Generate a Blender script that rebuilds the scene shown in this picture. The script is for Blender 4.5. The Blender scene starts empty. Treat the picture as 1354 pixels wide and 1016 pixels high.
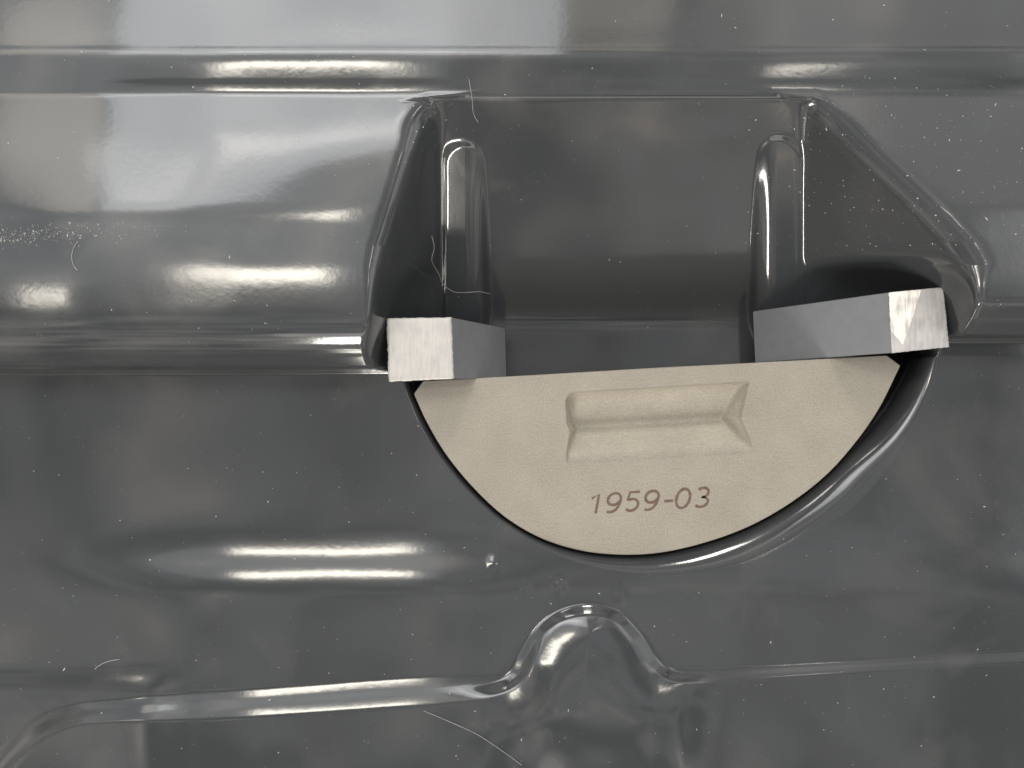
import bpy, bmesh, math, random
import numpy as np
from mathutils import Vector

random.seed(7)
rng = np.random.default_rng(7)
sc = bpy.context.scene
C = sc.collection

# ------------------------------------------------------------------ units
# Drawn in "units" of an eighth of a millimetre; z = 0 is the front face of the half-round plate.
S = 0.000125
CX, CY, F = 677.0, 508.0, 1000.0

def U(px, py, z):
    """point seen at (px, py) that lies at height z, in units"""
    k = (F - z) / F
    return ((px - CX) * k, (CY - py) * k, z)

# ------------------------------------------------------------------ camera
cam = bpy.data.cameras.new("camera")
cam.lens = 36.0 * F / 1354.0
cam.sensor_width = 36.0
cam.clip_start = 0.002
cam.clip_end = 100.0
camo = bpy.data.objects.new("camera", cam)
C.objects.link(camo)
camo.location = (0, 0, F * S)
camo.rotation_euler = (0, 0, 0)
sc.camera = camo

# ------------------------------------------------------------------ world: dim, even light of an indoor room
w = bpy.data.worlds.new("World")
sc.world = w
w.use_nodes = True
nt = w.node_tree
bg = nt.nodes["Background"]
tc = nt.nodes.new("ShaderNodeTexCoord")
sep = nt.nodes.new("ShaderNodeSeparateXYZ")
nt.links.new(tc.outputs["Generated"], sep.inputs[0])
rmp = nt.nodes.new("ShaderNodeValToRGB")
rmp.color_ramp.elements[0].position = 0.30
rmp.color_ramp.elements[0].color = (1.40, 1.35, 1.27, 1)
rmp.color_ramp.elements[1].position = 0.88
rmp.color_ramp.elements[1].color = (1.05, 1.04, 1.02, 1)
nt.links.new(sep.outputs["Z"], rmp.inputs[0])
# the room out of focus: cool and warm patches, same all round
wn = nt.nodes.new("ShaderNodeTexNoise"); wn.inputs["Scale"].default_value = 5.5; wn.inputs["Detail"].default_value = 3.0; wn.inputs["Roughness"].default_value = 0.62
nt.links.new(tc.outputs["Generated"], wn.inputs["Vector"])
wr = nt.nodes.new("ShaderNodeValToRGB")
e = wr.color_ramp.elements
e[0].position = 0.36; e[0].color = (0.04, 0.045, 0.05, 1)
e[1].position = 0.68; e[1].color = (3.4, 3.0, 2.6, 1)
for p, c in ((0.44, (0.36, 0.36, 0.37, 1)), (0.465, (0.86, 0.80, 0.74, 1)), (0.53, (1.0, 1.0, 1.0, 1)), (0.545, (1.35, 1.42, 1.55, 1)), (0.60, (1.2, 1.1, 1.0, 1)), (0.63, (1.9, 1.8, 1.7, 1))):
    k_ = e.new(p); k_.color = c
nt.links.new(wn.outputs["Fac"], wr.inputs[0])
wm = nt.nodes.new("ShaderNodeMix"); wm.data_type = 'RGBA'; wm.blend_type = 'MULTIPLY'; wm.inputs["Factor"].default_value = 1.0
nt.links.new(rmp.outputs[0], wm.inputs["A"]); nt.links.new(wr.outputs[0], wm.inputs["B"])
nt.links.new(wm.outputs["Result"], bg.inputs["Color"])
bg.inputs["Strength"].default_value = 0.80

# ------------------------------------------------------------------ lamps of the room (ceiling tubes, a window, a bench lamp) and added fill lights
def lamp(name, tx, ty, wx, wy, rad, col=(1, 1, 1), H=8000.0, base=(0, 0), spin=0):
    """rectangular lamp: direction slopes (tx, ty) from the panel, size as slopes, radiance rad"""
    d = bpy.data.lights.new(name, 'AREA')
    d.shape = 'RECTANGLE'
    d.size = wx * (H + F) * S
    d.size_y = wy * (H + F) * S
    d.energy = rad * math.pi * d.size * d.size_y
    d.color = col
    o = bpy.data.objects.new(name, d)
    C.objects.link(o)
    o.location = (tx * (H + F) * S, ty * (H + F) * S, H * S)
    v = Vector((0, 0, 0)) - Vector(o.location)
    o.rotation_euler = v.to_track_quat('-Z', 'Y').to_euler()
    if spin == 0:
        o.rotation_euler = (0, 0, 0)
    return o

WARM = (1.0, 0.93, 0.80)
def lampd(name, p, dr, dist, wx, wy, rad, col):
    """lamp seen from point p (units) in direction dr, its size given as seen from there"""
    o = lamp(name, 0, 0, 1, 1, 1, col)
    v = Vector(dr).normalized()
    o.location = (Vector(p) + v * dist) * S
    d = o.data
    d.size = wx * dist * S; d.size_y = wy * dist * S
    d.energy = rad * math.pi * d.size * d.size_y
    o.rotation_euler = (-v).to_track_quat('-Z', 'Y').to_euler()
    return o
lamp("ceiling_tube_lamp", -0.250, 0.150, 0.228, 0.050, 38, WARM)
lamp("ceiling_tube_lamp", -0.690, 0.100, 0.140, 0.022, 34, WARM)
lamp("ceiling_spot_lamp", 0.345, 0.140, 0.070, 0.022, 26, WARM)
lamp("window_light", -0.225, 0.430, 0.56, 0.255, 7.0, (0.97, 0.98, 1.0))
lamp("window_light", -0.20, 0.395, 0.36, 0.060, 5.0, (1.0, 0.95, 0.89), H=7900)
for q_, (a_, b_, c_, d_, r_) in enumerate(((-0.33, 0.40, 0.10, 0.07, 1.6), (-0.16, 0.41, 0.22, 0.08, 1.3), (-0.26, 0.445, 0.16, 0.05, 0.9), (-0.08, 0.49, 0.16, 0.07, 1.3),
                          (-0.45, 0.385, 0.06, 0.03, 5.0), (-0.38, 0.430, 0.035, 0.022, 5.0), (-0.52, 0.415, 0.07, 0.035, 5.0), (-0.36, 0.50, 0.12, 0.06, 1.3))):
    lamp("window_light", a_, b_, c_, d_, r_, (1.0, 0.96, 0.90), H=7800 - 60 * q_).data.shape = 'ELLIPSE'
lamp("warm_wall_light", -0.61, 0.40, 0.16, 0.22, 4.2, (1.0, 0.88, 0.74))
lamp("warm_wall_light", 0.135, 0.50, 0.145, 0.10, 2.2, (1.0, 0.88, 0.68))
lamp("pale_ceiling_fill", 0.62, 0.33, 0.62, 0.42, 0.9, (1.0, 0.99, 0.96), H=9500)  # added broad fill, lifts the upper right face of the panel
lamp("pale_ceiling_fill", -0.55, 0.36, 0.95, 0.50, 1.4, (0.88, 0.95, 1.0), H=9000)
lamp("pale_ceiling_fill", -0.10, 0.42, 1.10, 0.40, 0.6, (1.0, 0.98, 0.94), H=10000)
lamp("blue_window_light", -0.30, 1.35, 0.50, 0.10, 3.0, (0.6, 0.78, 1.0), H=6000)
lamp("bench_lamp", -0.38, 1.15, 0.20, 0.17, 17.0, (1.0, 0.93, 0.83), H=5000, spin=1)
lampd("ceiling_spot_lamp", (241, -240, -20), (0.04, 0.87, 0.49), 8000, 0.13, 0.17, 60.0, (1.0, 0.95, 0.88))
lampd("aisle_tube_lamp", (350, 100, -20), (-0.220, -0.95, 0.42), 7500, 0.060, 0.36, 110.0, (1.0, 0.95, 0.86))
lampd("lower_fill_light", (0, 100, 0), (0.10, -0.74, 0.66), 8000, 0.75, 0.20, 3.0, (1.0, 0.97, 0.92))  # added fill from the lower side, brightens the recess wall
lampd("side_fill_light", (-100, 100, 0), (0.80, 0.10, 0.52), 8000, 0.40, 0.7, 1.6, (0.95, 0.97, 1.0))  # added fill from the right, brightens the side face by the left bar

sc.view_settings.view_transform = 'Standard'
sc.view_settings.look = 'None'
sc.view_settings.exposure = -0.3
sc.view_settings.gamma = 1.0

# ------------------------------------------------------------------ helpers
def tag(o, label=None, cat=None, group=None, kind=None):
    if label: o['label'] = label
    if cat: o['category'] = cat
    if group: o['group'] = group
    if kind: o['kind'] = kind
    return o

def link(name, me, mat=None, parent=None):
    if mat: me.materials.append(mat)
    o = bpy.data.objects.new(name, me)
    C.objects.link(o)
    if parent: o.parent = parent
    return o

def grid_mesh(name, V, nr, nc, extra_v=None, extra_f=None, smooth=True, flip=False):
    """V: (nr*nc,3) in units -> mesh of quads; extra faces index into V+extra_v"""
    idx = np.arange(nr * nc).reshape(nr, nc)
    a, b, c, d = idx[:-1, :-1], idx[1:, :-1], idx[1:, 1:], idx[:-1, 1:]
    q = np.stack([a, b, c, d], -1).reshape(-1, 4)
    if flip: q = q[:, ::-1]
    if extra_v is not None: V = np.vstack([V, extra_v])
    if extra_f is not None: q = np.vstack([q, extra_f])
    me = bpy.data.meshes.new(name)
    me.vertices.add(len(V))
    me.vertices.foreach_set("co", (V * S).astype(np.float32).ravel())
    me.loops.add(q.size)
    me.loops.foreach_set("vertex_index", q.astype(np.int32).ravel())
    me.polygons.add(len(q))
    me.polygons.foreach_set("loop_start", np.arange(0, q.size, 4, dtype=np.int32))
    me.polygons.foreach_set("use_smooth", np.full(len(q), smooth))
    me.update(calc_edges=True)
    return me

def smax(a, b, k):
    h = np.maximum(k - np.abs(a - b), 0) / k
    return np.maximum(a, b) + h * h * h * k / 6
def smin(a, b, k): return -smax(-a, -b, k)
def sstep(t):
    t = np.clip(t, 0, 1)
    return t * t * t * (t * (6 * t - 15) + 10)
def catmull(P, n=12):
    P = np.array(P, float)
    P = np.vstack([2 * P[0] - P[1], P, 2 * P[-1] - P[-2]])
    out = []
    for i in range(1, len(P) - 2):
        for t in np.linspace(0, 1, n, endpoint=False):
            a, b, c, d = P[i - 1], P[i], P[i + 1], P[i + 2]
            out.append(0.5 * (2 * b + (c - a) * t + (2 * a - 5 * b + 4 * c - d) * t * t + (3 * b - a - 3 * c + d) * t ** 3))
    out.append(P[-2])
    return np.array(out)
def pchip(x, xp, yp):
    """smooth monotone-ish interpolation"""
    xp = np.array(xp, float); yp = np.array(yp, float)
    h = np.diff(xp); dl = np.diff(yp) / h
    m = np.zeros(len(xp))
    for i in range(1, len(xp) - 1):
        if dl[i - 1] * dl[i] > 0:
            w1, w2 = 2 * h[i] + h[i - 1], h[i] + 2 * h[i - 1]
            m[i] = (w1 + w2) / (w1 / dl[i - 1] + w2 / dl[i])
    i = np.clip(np.searchsorted(xp, x) - 1, 0, len(xp) - 2)
    t = np.clip((x - xp[i]) / h[i], 0, 1)
    return ((2 * t ** 3 - 3 * t * t + 1) * yp[i] + (t ** 3 - 2 * t * t + t) * h[i] * m[i]
            + (-2 * t ** 3 + 3 * t * t) * yp[i + 1] + (t ** 3 - t * t) * h[i] * m[i + 1])

# ------------------------------------------------------------------ materials
def new_mat(name):
    m = bpy.data.materials.new(name)
    m.use_nodes = True
    return m, m.node_tree, m.node_tree.nodes["Principled BSDF"]
def N(nt, t, **kw):
    n = nt.nodes.new(t)
    for k, v in kw.items():
        if k in n.inputs: n.inputs[k].default_value = v
        else: setattr(n, k, v)
    return n
def ramp(nt, src, p0, c0, p1, c1):
    r = nt.nodes.new("ShaderNodeValToRGB")
    r.color_ramp.elements[0].position = p0; r.color_ramp.elements[0].color = c0
    r.color_ramp.elements[1].position = p1; r.color_ramp.elements[1].color = c1
    nt.links.new(src, r.inputs[0])
    return r
def g(v): return (v, v, v, 1)

def mat_panel():
    m, t, b = new_mat("glossy_grey_plastic")
    co = N(t, "ShaderNodeTexCoord").outputs["Object"]
    # cloudy wiped-dust film: duller and paler where it lies
    n1 = N(t, "ShaderNodeTexNoise", Scale=38.0, Detail=5.0, Roughness=0.6, Distortion=0.6)
    t.links.new(co, n1.inputs["Vector"])
    film = ramp(t, n1.outputs["Fac"], 0.54, g(0), 0.80, g(1))
    base = N(t, "ShaderNodeMix", data_type='RGBA')
    t.links.new(film.outputs[0], base.inputs["Factor"])
    base.inputs["A"].default_value = (0.038, 0.041, 0.044, 1)
    base.inputs["B"].default_value = (0.062, 0.063, 0.063, 1)
    t.links.new(base.outputs["Result"], b.inputs["Base Color"])
    rr = N(t, "ShaderNodeMapRange")
    t.links.new(film.outputs[0], rr.inputs["Value"])
    rr.inputs["To Min"].default_value = 0.10
    rr.inputs["To Max"].default_value = 0.20
    t.links.new(rr.outputs[0], b.inputs["Roughness"])
    b.inputs["IOR"].default_value = 1.52
    # orange peel + slow waviness of the formed sheet
    n2 = N(t, "ShaderNodeTexNoise", Scale=1100.0, Detail=2.0)
    t.links.new(co, n2.inputs["Vector"])
    b1 = N(t, "ShaderNodeBump", Strength=0.22, Distance=0.00002)
    t.links.new(n2.outputs["Fac"], b1.inputs["Height"])
    n3 = N(t, "ShaderNodeTexNoise", Scale=90.0, Detail=1.0)
    t.links.new(co, n3.inputs["Vector"])
    b2 = N(t, "ShaderNodeBump", Strength=0.15, Distance=0.0002)
    t.links.new(n3.outputs["Fac"], b2.inputs["Height"])
    t.links.new(b1.outputs[0], b2.inputs["Normal"])
    t.links.new(b2.outputs[0], b.inputs["Normal"])
    return m

def mat_plate(name="beige_blasted_metal", k_al=1.0):
    m, t, b = new_mat(name)
    co = N(t, "ShaderNodeTexCoord").outputs["Object"]
    n1 = N(t, "ShaderNodeTexNoise", Scale=3600.0, Detail=3.0, Roughness=0.7)
    n2 = N(t, "ShaderNodeTexNoise", Scale=120.0, Detail=4.0)
    mp = N(t, "ShaderNodeMapping"); mp.inputs["Scale"].default_value = (0.25, 1.6, 1)
    t.links.new(co, mp.inputs["Vector"])
    n3 = N(t, "ShaderNodeTexNoise", Scale=2200.0, Detail=2.0)
    t.links.new(co, n1.inputs["Vector"]); t.links.new(co, n2.inputs["Vector"]); t.links.new(mp.outputs[0], n3.inputs["Vector"])
    r1 = ramp(t, n1.outputs["Fac"], 0.30, tuple(c * k_al for c in (0.20, 0.181, 0.149)) + (1,), 0.70, tuple(c * k_al for c in (0.30, 0.275, 0.23)) + (1,))
    r2 = ramp(t, n2.outputs["Fac"], 0.3, g(0.88), 0.7, g(1.02))
    mx = N(t, "ShaderNodeMix", data_type='RGBA', blend_type='MULTIPLY'); mx.inputs["Factor"].default_value = 1
    t.links.new(r1.outputs[0], mx.inputs["A"]); t.links.new(r2.outputs[0], mx.inputs["B"])
    r3 = ramp(t, n3.outputs["Fac"], 0.3, g(0.94), 0.7, g(1.03))
    mx2 = N(t, "ShaderNodeMix", data_type='RGBA', blend_type='MULTIPLY'); mx2.inputs["Factor"].default_value = 1
    t.links.new(mx.outputs["Result"], mx2.inputs["A"]); t.links.new(r3.outputs[0], mx2.inputs["B"])
    # light caught in the thumb recess, painted in as paler colour with depth
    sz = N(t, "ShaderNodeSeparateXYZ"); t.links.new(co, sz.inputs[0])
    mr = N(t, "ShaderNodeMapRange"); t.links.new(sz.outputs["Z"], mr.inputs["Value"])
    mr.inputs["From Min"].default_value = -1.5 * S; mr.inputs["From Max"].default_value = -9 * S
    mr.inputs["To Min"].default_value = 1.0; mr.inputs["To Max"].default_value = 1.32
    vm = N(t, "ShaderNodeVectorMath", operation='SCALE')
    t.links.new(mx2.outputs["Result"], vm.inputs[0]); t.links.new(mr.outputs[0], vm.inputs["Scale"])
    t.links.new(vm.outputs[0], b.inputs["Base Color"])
    b.inputs["Roughness"].default_value = 0.62
    b.inputs["Metallic"].default_value = 0.0
    bp = N(t, "ShaderNodeBump", Strength=0.35, Distance=0.00004)
    t.links.new(n1.outputs["Fac"], bp.inputs["Height"])
    t.links.new(bp.outputs[0], b.inputs["Normal"])
    return m

def mat_grey_side():
    m, t, b = new_mat("grey_coated_bar")
    co = N(t, "ShaderNodeTexCoord").outputs["Object"]
    n1 = N(t, "ShaderNodeTexNoise", Scale=500.0, Detail=4.0)
    t.links.new(co, n1.inputs["Vector"])
    r1 = ramp(t, n1.outputs["Fac"], 0.3, (0.145, 0.152, 0.163, 1), 0.7, (0.165, 0.172, 0.184, 1))
    t.links.new(r1.outputs[0], b.inputs["Base Color"])
    b.inputs["Roughness"].default_value = 0.38
    return m

def mat_cut(name, bright, dark, tilt):
    """bare sawn aluminium: scratches left by the saw"""
    m, t, b = new_mat(name)
    co = N(t, "ShaderNodeTexCoord").outputs["Object"]
    mp = N(t, "ShaderNodeMapping")
    mp.inputs["Rotation"].default_value = (0, 0, math.radians(tilt)); mp.inputs["Scale"].default_value = (1.0, 0.12, 1.0)
    t.links.new(co, mp.inputs["Vector"])
    n1 = N(t, "ShaderNodeTexNoise", Scale=2600.0, Detail=4.0, Roughness=0.65)
    t.links.new(mp.outputs[0], n1.inputs["Vector"])
    n2 = N(t, "ShaderNodeTexNoise", Scale=420.0, Detail=3.0)
    t.links.new(co, n2.inputs["Vector"])
    ad = N(t, "ShaderNodeMath", operation='MULTIPLY_ADD'); ad.inputs[1].default_value = 0.6
    t.links.new(n1.outputs["Fac"], ad.inputs[0])
    sc2 = N(t, "ShaderNodeMath", operation='MULTIPLY'); sc2.inputs[1].default_value = 0.4
    t.links.new(n2.outputs["Fac"], sc2.inputs[0]); t.links.new(sc2.outputs[0], ad.inputs[2])
    r1 = ramp(t, ad.outputs[0], 0.38, dark, 0.60, bright)
    t.links.new(r1.outputs[0], b.inputs["Base Color"])
    b.inputs["Metallic"].default_value = 0.25
    b.inputs["Roughness"].default_value = 0.5
    bp = N(t, "ShaderNodeBump", Strength=0.10, Distance=0.00004)
    t.links.new(n1.outputs["Fac"], bp.inputs["Height"])
    t.links.new(bp.outputs[0], b.inputs["Normal"])
    return m

def mat_plain(name, col, rough=0.6):
    m, t, b = new_mat(name)
    co = N(t, "ShaderNodeTexCoord").outputs["Object"]
    n1 = N(t, "ShaderNodeTexNoise", Scale=900.0, Detail=3.0)
    t.links.new(co, n1.inputs["Vector"])
    r1 = ramp(t, n1.outputs["Fac"], 0.3, tuple(c * 0.8 for c in col) + (1,), 0.7, tuple(min(1, c * 1.15) for c in col) + (1,))
    t.links.new(r1.outputs[0], b.inputs["Base Color"])
    b.inputs["Roughness"].default_value = rough
    return m

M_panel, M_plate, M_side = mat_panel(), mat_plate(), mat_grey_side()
M_cutA = mat_cut("pale_sawn_aluminium", (0.43, 0.415, 0.395, 1), (0.35, 0.34, 0.33, 1), -25)
M_cutB = mat_cut("streaked_sawn_aluminium", (0.44, 0.425, 0.41, 1), (0.31, 0.31, 0.315, 1), 35)
M_cutC = mat_cut("bright_sawn_aluminium", (0.86, 0.81, 0.73, 1), (0.44, 0.42, 0.40, 1), -28)
M_ink = mat_plain("burnt_brown_marking", (0.105, 0.065, 0.05), 0.7)
M_dust = mat_plain("pale_dust", (0.36, 0.355, 0.34), 0.8)
M_fibre = mat_plain("grey_lint", (0.25, 0.245, 0.24), 0.7)

# ------------------------------------------------------------------ the moulded panel: height of its surface
Z0 = 110.0
QY = [-620, -60, 40, 58, 63, 72, 86, 93, 103, 108, 112, 117, 120, 126, 133, 200, 262, 275, 286, 300, 340, 365, 385, 400, 425, 440]
QV = [0.0, 0.0, 0.0, 0.01, 0.05, -0.05, -0.116, -0.125, -0.130, -0.165, -0.136, -0.122, -0.105, 0.0, 0.055, 0.062, 0.075, 0.055, 0.032, 0.046, 0.032, 0.003, -0.006, -0.006, -0.035, -0.06]
LY = [480, 520, 600, 690, 715, 725, 745, 762, 775, 796, 825, 860, 885, 1300]
LV = [-0.10, -0.05, 0.0, 0.09, 0.160, 0.184, 0.245, 0.206, 0.165, 0.085, 0.075, 0.095, 0.118, 0.0]
_y = np.arange(-620, 1640, 0.5)
_q = np.where(_y < 470, pchip(_y, QY, QV), 0)
_zt = np.cumsum(_q) * 0.5
_zt += Z0 - np.interp(125, _y, _zt)
_ql = np.where(_y > 470, pchip(_y, LY, LV), 0)
_zl = np.cumsum(_ql) * 0.5 + 4.0
_g = np.where(_y < 135, np.minimum(_q + 0.085, 0), 0)      # the deepest part of the groove, which fades to the left
_zg = np.cumsum(_g) * 0.5
def top_profile(y): return np.interp(y, _y, _zt)
def low_profile(y): return np.interp(y, _y, _zl)

FL = -118.0
def wall(y):
    return smax(smin(top_profile(np.minimum(y, 126)), Z0 - 0.78 * (y - 127), 9), FL + 0 * y, 22)
def rib_z(y): return np.maximum(64.0 - 0.655 * (y - 187), FL)

EDGE_L = [(-620, 566), (118, 566), (135, 562), (200, 545), (270, 521), (325, 502), (355, 496), (430, 489), (490, 476), (1500, 476)]
EDGE_R = [(-620, 1070), (118, 1070), (135, 1082), (200, 1146), (270, 1220), (320, 1268), (350, 1286), (430, 1292), (1500, 1294)]
STEP = catmull([(-760, 1640), (-400, 1360), (-120, 1150), (-30, 1050), (10, 1003), (50, 966), (95, 947), (150, 940), (330, 930), (500, 918),
                (610, 911), (655, 906), (676, 893), (690, 866), (712, 833), (742, 811), (780, 803), (815, 812), (845, 842),
                (866, 874), (888, 891), (925, 894), (1000, 889), (1150, 880), (1354, 868), (1500, 860), (1800, 842), (2150, 822)], 8)

def seg_dist(x, y, P):
    best = np.full(x.shape, 1e9)
    for i in range(len(P) - 1):
        ax, ay = P[i]; bx, by = P[i + 1]
        dx, dy = bx - ax, by - ay
        t = np.clip(((x - ax) * dx + (y - ay) * dy) / (dx * dx + dy * dy), 0, 1)
        best = np.minimum(best, (x - ax - t * dx) ** 2 + (y - ay - t * dy) ** 2)
    return np.sqrt(best)

CAVX, CAVY, CAVR = 886.0, 398.0, 354.0
ARC = catmull([(548, 521), (565, 558), (590, 600), (625, 643), (668, 683), (715, 711), (765, 727), (815, 733), (868, 731), (925, 719), (985, 698),
               (1040, 668), (1090, 630), (1130, 586), (1162, 540), (1190, 484)], 10)
_d = np.arange(-60, 140, 0.5)
_zs = np.cumsum(pchip(_d, [-60, -22, -16, -8, -3, 3, 8, 16, 24, 140], [0, 0, 0.145, 0.165, 0.205, 0.205, 0.180, 0.160, 0, 0])) * 0.5
_zh = np.cumsum(pchip(_d, [-60, -7, 0, 5, 13, 24, 36, 55, 78, 140], [0, 0, 0.55, 0.55, 0.34, 0.27, 0.21, 0.09, 0, 0])) * 0.5
def height(x, y):
    # bulges and shelf above, rounding off and dropping to the lower face
    ya = y + 42 * sstep((x - 1130) / 60) * sstep((y - 370) / 50)
    up = top_profile(np.minimum(ya, 470)) - np.interp(y, _y, _zg) * (1 - sstep((x - 60) / 200)) - 0.00011 * np.maximum(ya - 410, 0) ** 3 - 7.0 * np.maximum(ya - 485, 0)
    # crown: the left bulge falls away slightly to its right end
    up = up - 0.00006 * np.maximum(x - 60, 0) ** 2 * sstep((y - 140) / 220) * (x < 820)
    up = up - 0.00010 * np.maximum(230 - x, 0) ** 2 * sstep((y - 150) / 240)
    lo = 4 + (low_profile(y) - 4) * (0.08 + 0.92 * sstep((x + 80) / 440)) * (1 - 0.35 * sstep((x - 560) / 200))
    lo = lo + 4.5 * sstep((y - 872) / 52) * (1 - sstep((x - 170) / 90))
    body = smax(up, lo, 34)
    # side faces of the bulges, falling to the recess
    base = np.where(y < 187, wall(y), rib_z(y))
    ez = top_profile(np.minimum(y, 430))
    exl = np.interp(y, *zip(*EDGE_L)); exr = np.interp(y, *zip(*EDGE_R))
    pw = 1 + np.where(x < 820, 0.5, 1.1) * sstep((y - 330) / 80)
    ul = (581 - x) / (581 - exl); ur = (x - 1062) / (exr - 1062)
    def face(u): return base + np.maximum(ez - base, 6) * np.where(u > 0, np.maximum(u, 1e-6) ** pw, u)
    far = np.maximum(y - np.where(x < 820, 488, 470), 0) * 9.0
    side = np.where(x < 820, face(ul), face(ur)) + far + 3 * np.maximum(130 - y, 0)
    kk = np.where(x < 820, 50, 30) * (0.25 + 0.75 * sstep((y - 120) / 60))
    b = smin(body, side, kk)
    # round pocket: tight on the plate, with a rolled rim
    PK = np.vstack([[(534, 440), (540, 482)], ARC, [(1203, 452), (1212, 415)]])
    din = seg_dist(x, y, PK)
    inside = (np.interp(x, PK[:, 0], PK[:, 1], left=-1e3, right=-1e3) > y)
    din = np.where(inside, -din, din)
    drim = 362.0 + 10 * sstep((x - 980) / 260) - np.hypot(x - 878, y - 400)
    f = np.clip((din - 1.4) / np.maximum(din - 1.4 + np.maximum(drim, 0.0), 4.0), 0, 1)
    f = np.where(drim <= 0, 1, f)
    D = 30 + 100 * sstep((640 - y) / 170) * sstep((x - 1000) / 100)
    cav = b - D * (1 - np.sqrt(np.maximum(f * (2 - f), 0))) ** 1.0
    cav = np.where(din < 1.4, np.maximum(FL - 60, cav - 60 * np.maximum(1.4 - din, 0)), cav)
    t = sstep((y - 446) / 9)
    b = b * (1 - t) + cav * t
    # recess: sloped back wall, ribs either side
    rec = wall(y)
    for cx, hw, ty, st in ((613, 27, 218, 1.8), (1029, 31, 214, 1.5)):
        dy = np.maximum(ty - y, 0)
        sd = np.hypot(x - cx, dy) - hw
        rr_ = np.clip(sd + 6, 0, 14)
        rz = rib_z(y) - st * (rr_ * rr_ / 28 + np.maximum(sd - 8, 0))
        sgn = 1.0 if cx < 800 else -1.0
        rz = rz - 0.014 * np.maximum(sgn * (x - cx) - 2, 0) ** 2
        rec = smax(rec, rz, 16)
    rec = rec - 90 * sstep((575 - x) / 130) - 90 * sstep((x - 1075) / 130) * (1 - sstep((y - 200) / 60))
    z = smax(rec, b, 0.02 + 12 * sstep((y - 115) / 22))
    # raised lower field with the hump
    d = seg_dist(x, y, STEP)
    ys = np.interp(x, STEP[:, 0], STEP[:, 1])
    d = np.where(y > ys, d, -d)
    A = pchip(x, [0, 100, 230, 300, 560, 640, 700, 860, 905, 1354], [2.6, 2.0, 1.2, 1.0, 1.0, 1.1, 0.5, 0.5, 1.4, 1.2])
    W = pchip(x, [0, 100, 230, 300, 560, 640, 700, 860, 905, 1354], [0.8, 0.75, 0.9, 1.0, 1.0, 0.8, 0.5, 0.45, 0.45, 0.4])
    z = z + A * W * np.interp((d - 0) / W, _d, _zs) * sstep((y - 740) / 40)
    sq = STEP * np.array([0.66, 1.0])
    dh = seg_dist(x * 0.66, y, sq); dh = np.where(d > 0, dh, -dh)
    z = z + np.interp(dh, _d, _zh) * np.exp(-((x - 778) / 132) ** 4) * sstep((1160 - y) / 250) * sstep((y - 700) / 30)
    z = z + 5.5 * sstep((y - 815) / 105) * (1 - sstep((y - 915) / 150)) * np.exp(-((x - 722) / 40) ** 2) * sstep((dh - 2) / 14)
    for (cx, cy, sx, sy, hh) in ((652, 745, 6, 9, 1.2), (695, 775, 6, 8, 0.8), (740, 775, 7, 9, 1.2), (822, 785, 8, 10, 1.2)):
        z = z + hh * np.exp(-((x - cx) / sx) ** 2 - ((y - cy) / sy) ** 2)
    z = z + 0.28 * np.sin(x / 61.0 + 0.8 * np.sin(y / 47.0)) * np.sin(y / 53.0 + 1.0) + 0.10 * np.sin(x / 23.0 + y / 90.0)
    return z

def axis(lo, a, b, hi, fine, coarse):
    return np.concatenate([np.arange(lo, a, coarse), np.arange(a, b, fine), np.arange(b, hi + 1, coarse)])
xs = axis(-700, -12, 1366, 2050, 1.25, 8)
ys = axis(-560, -12, 1028, 1570, 1.25, 8)
X, Y = np.meshgrid(xs, ys)
Zp = height(X, Y)
K = (F - Zp) / F
V = np.stack([(X - CX) * K, (CY - Y) * K, Zp], -1).reshape(-1, 3)
nr, nc = X.shape
# returned edge and underside, so that the panel is a solid piece
idx = np.arange(nr * nc).reshape(nr, nc)
ring = np.concatenate([idx[0, :], idx[1:, -1], idx[-1, -2::-1], idx[-2:0:-1, 0]])
rv = V[ring].copy(); rv[:, 2] = -170.0
n0 = len(V); n = len(ring)
k = np.arange(n)
skirt = np.stack([ring[k], ring[(k + 1) % n], n0 + (k + 1) % n, n0 + k], -1)
me = grid_mesh("moulded_panel", V, nr, nc, extra_v=rv, extra_f=skirt)
panel = link("moulded_panel", me, M_panel)
tag(panel, "glossy dark grey moulded plastic panel with a ribbed recess and a round pocket", "plastic panel")

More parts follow.
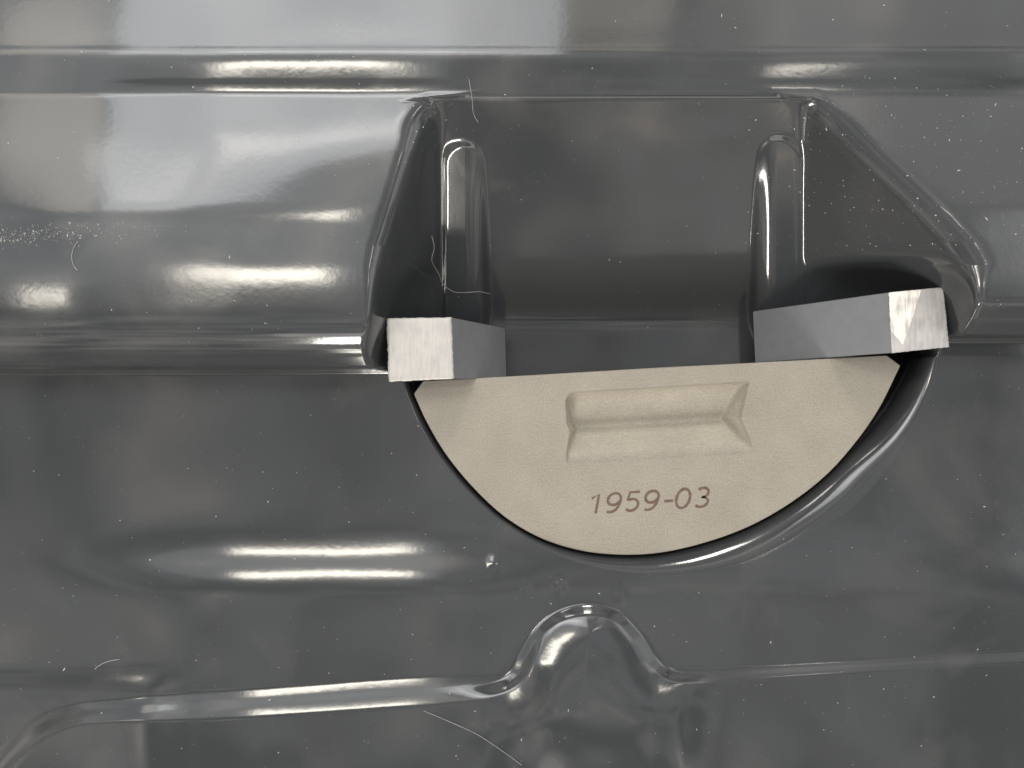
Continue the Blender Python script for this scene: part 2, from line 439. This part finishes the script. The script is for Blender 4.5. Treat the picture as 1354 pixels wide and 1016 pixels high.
# ------------------------------------------------------------------ half-round plate
PT = 112.0
TL, TR = (560.0, 504.5), (1172.0, 470.5)
ARC = catmull([(548, 521), (565, 558), (590, 600), (625, 643), (668, 683), (715, 711), (765, 727), (815, 733), (868, 731), (925, 719), (985, 698),
               (1040, 668), (1090, 630), (1130, 586), (1162, 540), (1190, 484)], 10)
def top_y(x):
    y = TL[1] + (x - TL[0]) * (TR[1] - TL[1]) / (TR[0] - TL[0])
    y = np.where(x < TL[0], TL[1] + (TL[0] - x) * (521 - TL[1]) / 12.0, y)
    return np.where(x > TR[0], TR[1] + (x - TR[0]) * (484 - TR[1]) / 18.0, y)
def pocket(x, y):
    """thumb recess cut into the face: steep upper edge, floor, ramp back up"""
    a = math.radians(-3.4)
    u = (x - 745) * math.cos(a) + (y - 520) * math.sin(a)
    v = -(x - 745) * math.sin(a) + (y - 520) * math.cos(a)
    v = -v if False else v
    # upper wall, floor, ramp
    prof = np.interp(v, [-1.5, 3.0, 42, 50, 58, 92, 96], [0, -26, -30, -29, -24, -1.0, 0])
    prof = pchip(v, [-40, -1.0, 2.0, 38, 48, 58, 90, 96, 200], [0, 0, -13, -36, -41, -33, -3, 0, 0])
    flare = np.interp(v, [0, 40, 52, 85, 95], [0, 0, 4, -4, -6])
    rad = np.where(v < 14, 14 - np.sqrt(np.maximum(14 ** 2 - (14 - v) ** 2, 0)), 0)
    lw = -3.6 * (u - 2 - flare - rad)
    rw = -2.6 * (247 - np.interp(v, [0, 30, 48, 85, 95], [0, 9, 14, 0, -7]) - u)
    kz = np.interp(v, [0, 50, 90], [12, 14, 26])
    z = smax(prof, lw, kz); z = smax(z, rw, kz)
    return np.minimum(z, 0)
ncx, nrx = 520, 190
xc = np.linspace(548.6, 1189.4, ncx)
yt = top_y(xc); yb = np.interp(xc, ARC[:, 0], ARC[:, 1])
yb = np.maximum(yb, yt + 0.6)
T = np.linspace(0, 1, nrx)
GX = np.repeat(xc[None, :], nrx, 0)
GY = yt[None, :] + T[:, None] * (yb - yt)[None, :]
GZ = pocket(GX, GY)
PV = np.stack([GX - CX, CY - GY, GZ], -1).reshape(-1, 3)
idx = np.arange(nrx * ncx).reshape(nrx, ncx)
ring = np.concatenate([idx[0, :], idx[1:, -1], idx[-1, -2::-1], idx[-2:0:-1, 0]])
rim = PV[ring].copy()
cen = np.array([868 - CX, CY - 560, 0])
dirs = rim - cen; dirs /= np.linalg.norm(dirs, axis=1)[:, None]
r1 = rim + dirs * 0.9; r1[:, 2] = -1.1
r2 = r1.copy(); r2[:, 2] = -PT
n0 = len(PV); n = len(ring); k = np.arange(n); k2 = (k + 1) % n
f1 = np.stack([ring[k], ring[k2], n0 + k2, n0 + k], -1)
f2 = np.stack([n0 + k, n0 + k2, n0 + n + k2, n0 + n + k], -1)
me = grid_mesh("half_round_plate", PV, nrx, ncx, extra_v=np.vstack([r1, r2]), extra_f=np.vstack([f1, f2]))
sm = np.ones(len(me.polygons), bool); sm[-2 * n:] = False
me.polygons.foreach_set("use_smooth", sm)
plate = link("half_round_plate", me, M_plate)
tag(plate, "beige half-round plate with a thumb recess and the marking 1959-03", "plate")

# engraved marking
def arc(cx, cy, rx, ry, a0, a1, n=14):
    return [(cx + rx * math.cos(math.radians(a0 + (a1 - a0) * i / n)), cy + ry * math.sin(math.radians(a0 + (a1 - a0) * i / n))) for i in range(n + 1)]
# glyphs in a 0..1 wide, 0..1.5 high box, y up
GLY = {
    '1': [[(0.10, 1.18), (0.52, 1.5), (0.52, 0.0)]],
    '9': [arc(0.5, 1.04, 0.42, 0.46, 0, 360, 22), [(0.92, 1.04)] + [(0.92, 0.9), (0.86, 0.5), (0.70, 0.18), (0.44, 0.02), (0.14, 0.06)]],
    '5': [[(0.86, 1.5), (0.24, 1.5), (0.16, 0.86)] + arc(0.47, 0.50, 0.42, 0.46, 118, -140, 18)],
    '-': [[(0.1, 0.62), (0.9, 0.62)]],
    '0': [arc(0.5, 0.75, 0.44, 0.75, 0, 360, 26)],
    '3': [arc(0.44, 1.12, 0.38, 0.37, 140, -70, 14) + [(0.42, 0.77)] + arc(0.46, 0.38, 0.42, 0.38, 62, -145, 16)],
}
def ribbon(strokes, half, zt):
    bm = bmesh.new()
    for st in strokes:
        n = len(st); L = []; R = []
        closed = math.hypot(st[0][0] - st[-1][0], st[0][1] - st[-1][1]) < 1e-4
        for i, (x, y) in enumerate(st):
            a = st[max(i - 1, 0)] if not (closed and i == 0) else st[-2]
            b = st[min(i + 1, n - 1)] if not (closed and i == n - 1) else st[1]
            dx, dy = b[0] - a[0], b[1] - a[1]; l = math.hypot(dx, dy) or 1
            hw = half * (0.85 + 0.3 * random.random())
            nx, ny = -dy / l * hw, dx / l * hw
            L.append(bm.verts.new(((x + nx) * S, (y + ny) * S, zt * S)))
            R.append(bm.verts.new(((x - nx) * S, (y - ny) * S, zt * S)))
        for i in range(n - 1):
            bm.faces.new((R[i], R[i + 1], L[i + 1], L[i]))
        zt += 0.03
    me = bpy.data.meshes.new("digit"); bm.to_mesh(me); bm.free()
    return me
ang = math.radians(3.6)
ox, oy = 781.0, 679.5       # left foot of the marking
adv = [(-4, '1'), (18, '9'), (43, '5'), (68, '9'), (94, '-'), (110, '0'), (136, '3')]
hs = 16.7
for off, ch in adv:
    wd = 20.5 if ch != '-' else 15.0
    strokes = []
    for st in GLY[ch]:
        pts = []
        for (u, v) in st:
            lx = off + u * wd + v * hs * 0.20      # italic slant
            ly = v * hs
            px = ox + lx * math.cos(ang) + ly * math.sin(ang) * -0.3
            py = oy - ly * math.cos(ang) - lx * math.sin(ang)
            pts.append((px - CX, CY - py))
        strokes.append(pts)
    link("dash" if ch == '-' else "digit", ribbon(strokes, 1.85, 0.12), M_ink, plate)

# ------------------------------------------------------------------ the two sawn bars on the plate's straight edge
def bar(front, back, zf, zb, label, cut_mats):
    """front/back: 4 corners tl, tr, br, bl as seen; zf, zb heights"""
    A = [Vector(U(x, y, zf)) for x, y in front]
    B = [Vector(U(x, y, zb)) for x, y in back]
    o = bpy.data.objects.new("square_bar", None); C.objects.link(o)
    o.empty_display_size = 0.01
    bl = (sum(B, Vector()) / 4) * S
    o.location = bl
    tag(o, label, "metal bar", "sawn square bars on the straight edge of the plate")
    bm = bmesh.new()
    va = [bm.verts.new(p * S - bl) for p in A]; vb = [bm.verts.new(p * S - bl) for p in B]
    bm.faces.new(va[::-1]); bm.faces.new(vb)
    for i in range(4):
        bm.faces.new((va[i], va[(i + 1) % 4], vb[(i + 1) % 4], vb[i]))
    bmesh.ops.recalc_face_normals(bm, faces=bm.faces)
    bmesh.ops.bevel(bm, geom=list(bm.edges), offset=0.9 * S, segments=2, affect='EDGES')
    me = bpy.data.meshes.new("bar_body"); bm.to_mesh(me); bm.free()
    link("bar_body", me, M_side, o)
    # the sawn end: a thin proud skin with rough edge and shallow saw steps
    n = 26 if len(cut_mats) == 1 else 80
    bm = bmesh.new()
    rows = []
    for j in range(n + 1):
        row = []
        for i in range(n + 1):
            s, t = i / n, j / n
            p = (A[0] * (1 - s) + A[1] * s) * (1 - t) + (A[3] * (1 - s) + A[2] * s) * t
            if i in (0, n): p.x += random.uniform(-0.7, 0.7)
            if j in (0, n): p.y += random.uniform(-0.5, 0.5)
            p.z += 0.7 + (random.uniform(-0.02, 0.02) if 0 < i < n and 0 < j < n else -0.3)
            row.append(bm.verts.new(p * S - bl))
        rows.append(row)
    for j in range(n):
        for i in range(n):
            f = bm.faces.new((rows[j + 1][i], rows[j + 1][i + 1], rows[j][i + 1], rows[j][i]))
            s, t = (i + 0.5) / n, (j + 0.5) / n
            if len(cut_mats) > 1:
                # the pass of the saw that left a bright wedge
                f.material_index = 1 if (s < 0.60 - 0.42 * t / 0.92 and (s > (t - 0.62) * 0.75)) else 0
            f.smooth = True
    # skirt
    ed = [rows[0][i] for i in range(n + 1)] + [rows[j][n] for j in range(1, n + 1)] + [rows[n][i] for i in range(n - 1, -1, -1)] + [rows[j][0] for j in range(n - 1, 0, -1)]
    low = [bm.verts.new(v.co + Vector((0, 0, -2.0 * S))) for v in ed]
    for i in range(len(ed)):
        k2 = (i + 1) % len(ed)
        bm.faces.new((ed[i], ed[k2], low[k2], low[i]))
    bmesh.ops.recalc_face_normals(bm, faces=bm.faces)
    me = bpy.data.meshes.new("sawn_end"); bm.to_mesh(me); bm.free()
    for m in cut_mats[1:]: pass
    e = link("sawn_end", me, cut_mats[0], o)
    for m in cut_mats[1:]: me.materials.append(m)
    return o

bar([(511, 421), (597, 420), (600, 501), (514, 505)],
    [(596, 436), (668, 434), (670, 501), (598, 502)], 55, -83,
    "short grey square bar with a plain pale sawn end, left on the plate", [M_cutA])
bar([(1175, 387), (1247, 380), (1255, 459), (1179, 467)],
    [(995, 412), (1062, 409), (1064, 474), (998, 480)], 62, -83,
    "longer grey square bar with a bright scratched wedge on its end, right on the plate", [M_cutB, M_cutC])

# ------------------------------------------------------------------ lint and dust lying on the panel
def h1(px, py): return float(height(np.array([float(px)]), np.array([float(py)]))[0])
def tube(name, pts, r, mat, label=None, cat=None, lift=0.6):
    P = catmull(pts, 8)
    bm = bmesh.new(); rings = []
    for i, (x, y) in enumerate(P):
        c = Vector(U(x, y, h1(x, y) + lift))
        x2, y2 = P[min(i + 1, len(P) - 1)]; x1, y1 = P[max(i - 1, 0)]
        d = Vector((x2 - x1, -(y2 - y1), 0)).normalized()
        s = Vector((-d.y, d.x, 0)); up = Vector((0, 0, 1))
        rings.append([bm.verts.new((c + (s * math.cos(a) + up * math.sin(a)) * r) * S) for a in (0, 1.257, 2.513, 3.77, 5.027)])
    for a, b in zip(rings[:-1], rings[1:]):
        for k in range(5): bm.faces.new((a[k], a[(k + 1) % 5], b[(k + 1) % 5], b[k]))
    bmesh.ops.recalc_face_normals(bm, faces=bm.faces)
    me = bpy.data.meshes.new(name); bm.to_mesh(me); bm.free()
    o = link(name, me, mat)
    tag(o, label, cat)
    return o
tube("lint_fibre", [(571, 312), (574, 328), (571, 345), (580, 362), (586, 376), (600, 386), (617, 387), (634, 386), (648, 389)], 0.55, M_fibre,
     "long curled pale lint fibre lying over the left rib above the left bar", "lint")
tube("lint_fibre", [(103, 319), (97, 330), (95, 341), (98, 352), (103, 358)], 0.5, M_fibre,
     "short curved lint fibre on the upper left bulge of the panel", "lint")
tube("lint_fibre", [(620, 105), (624, 130), (626, 150), (632, 162)], 0.4, M_fibre,
     "thin upright lint fibre at the top of the recess beside the left rib", "lint")
tube("lint_fibre", [(560, 940), (600, 957), (632, 972), (668, 996), (690, 1012)], 0.35, M_fibre,
     "fine straight lint fibre on the lower field of the panel left of the hump", "lint")
tube("lint_fibre", [(125, 885), (135, 878), (146, 874), (158, 872)], 0.5, M_fibre,
     "small lint fibre above the lower left step of the panel", "lint")

# dust specks: one cloud of tiny flakes that nobody could count
ND = 1900
dx = rng.uniform(-20, 1374, ND); dy = rng.uniform(-20, 1036, ND)
# more of it along the left shoulder
m = 330
dx[:m] = np.abs(rng.normal(0, 90, m)); dy[:m] = 314 + rng.normal(0, 7, m) - dx[:m] * 0.05
dx[m:m + 260] = rng.uniform(1040, 1354, 260); dy[m:m + 260] = rng.uniform(100, 330, 260)
keep = ~((np.hypot(dx - 868, dy - 402) < 345) & (dy > 462)) & ~((dx > 500) & (dx < 680) & (dy > 410) & (dy < 512)) & ~((dx > 985) & (dx < 1262) & (dy > 372) & (dy < 490))
dx, dy = dx[keep], dy[keep]
dz = height(dx, dy)
gx = (height(dx + 1, dy) - height(dx - 1, dy)) / 2; gy = (height(dx, dy + 1) - height(dx, dy - 1)) / 2
ok = np.hypot(gx, gy) < 1.2
dx, dy, dz = dx[ok], dy[ok], dz[ok]
vs, fs = [], []
for x, y, z in zip(dx, dy, dz):
    c = Vector(U(x, y, z + 0.3)); r = 0.28 + 0.75 * random.random() ** 7; a = random.random() * 6.28
    e = 1 + 2.2 * random.random() ** 3
    b = len(vs)
    for kx, ky, kz in ((e, 0, 0), (0, 1, 0), (-e, 0, 0), (0, -1, 0), (0, 0, 0.7), (0, 0, -0.5)):
        X_, Y_ = kx * math.cos(a) - ky * math.sin(a), kx * math.sin(a) + ky * math.cos(a)
        vs.append(tuple((c + Vector((X_, Y_, kz)) * r) * S))
    for i in range(4):
        fs.append((b + i, b + (i + 1) % 4, b + 4)); fs.append((b + (i + 1) % 4, b + i, b + 5))
me = bpy.data.meshes.new("dust_specks"); me.from_pydata(vs, [], fs)
dust = link("dust_specks", me, M_dust)
tag(dust, "scattered pale dust specks lying all over the glossy grey panel", "dust", kind="stuff")
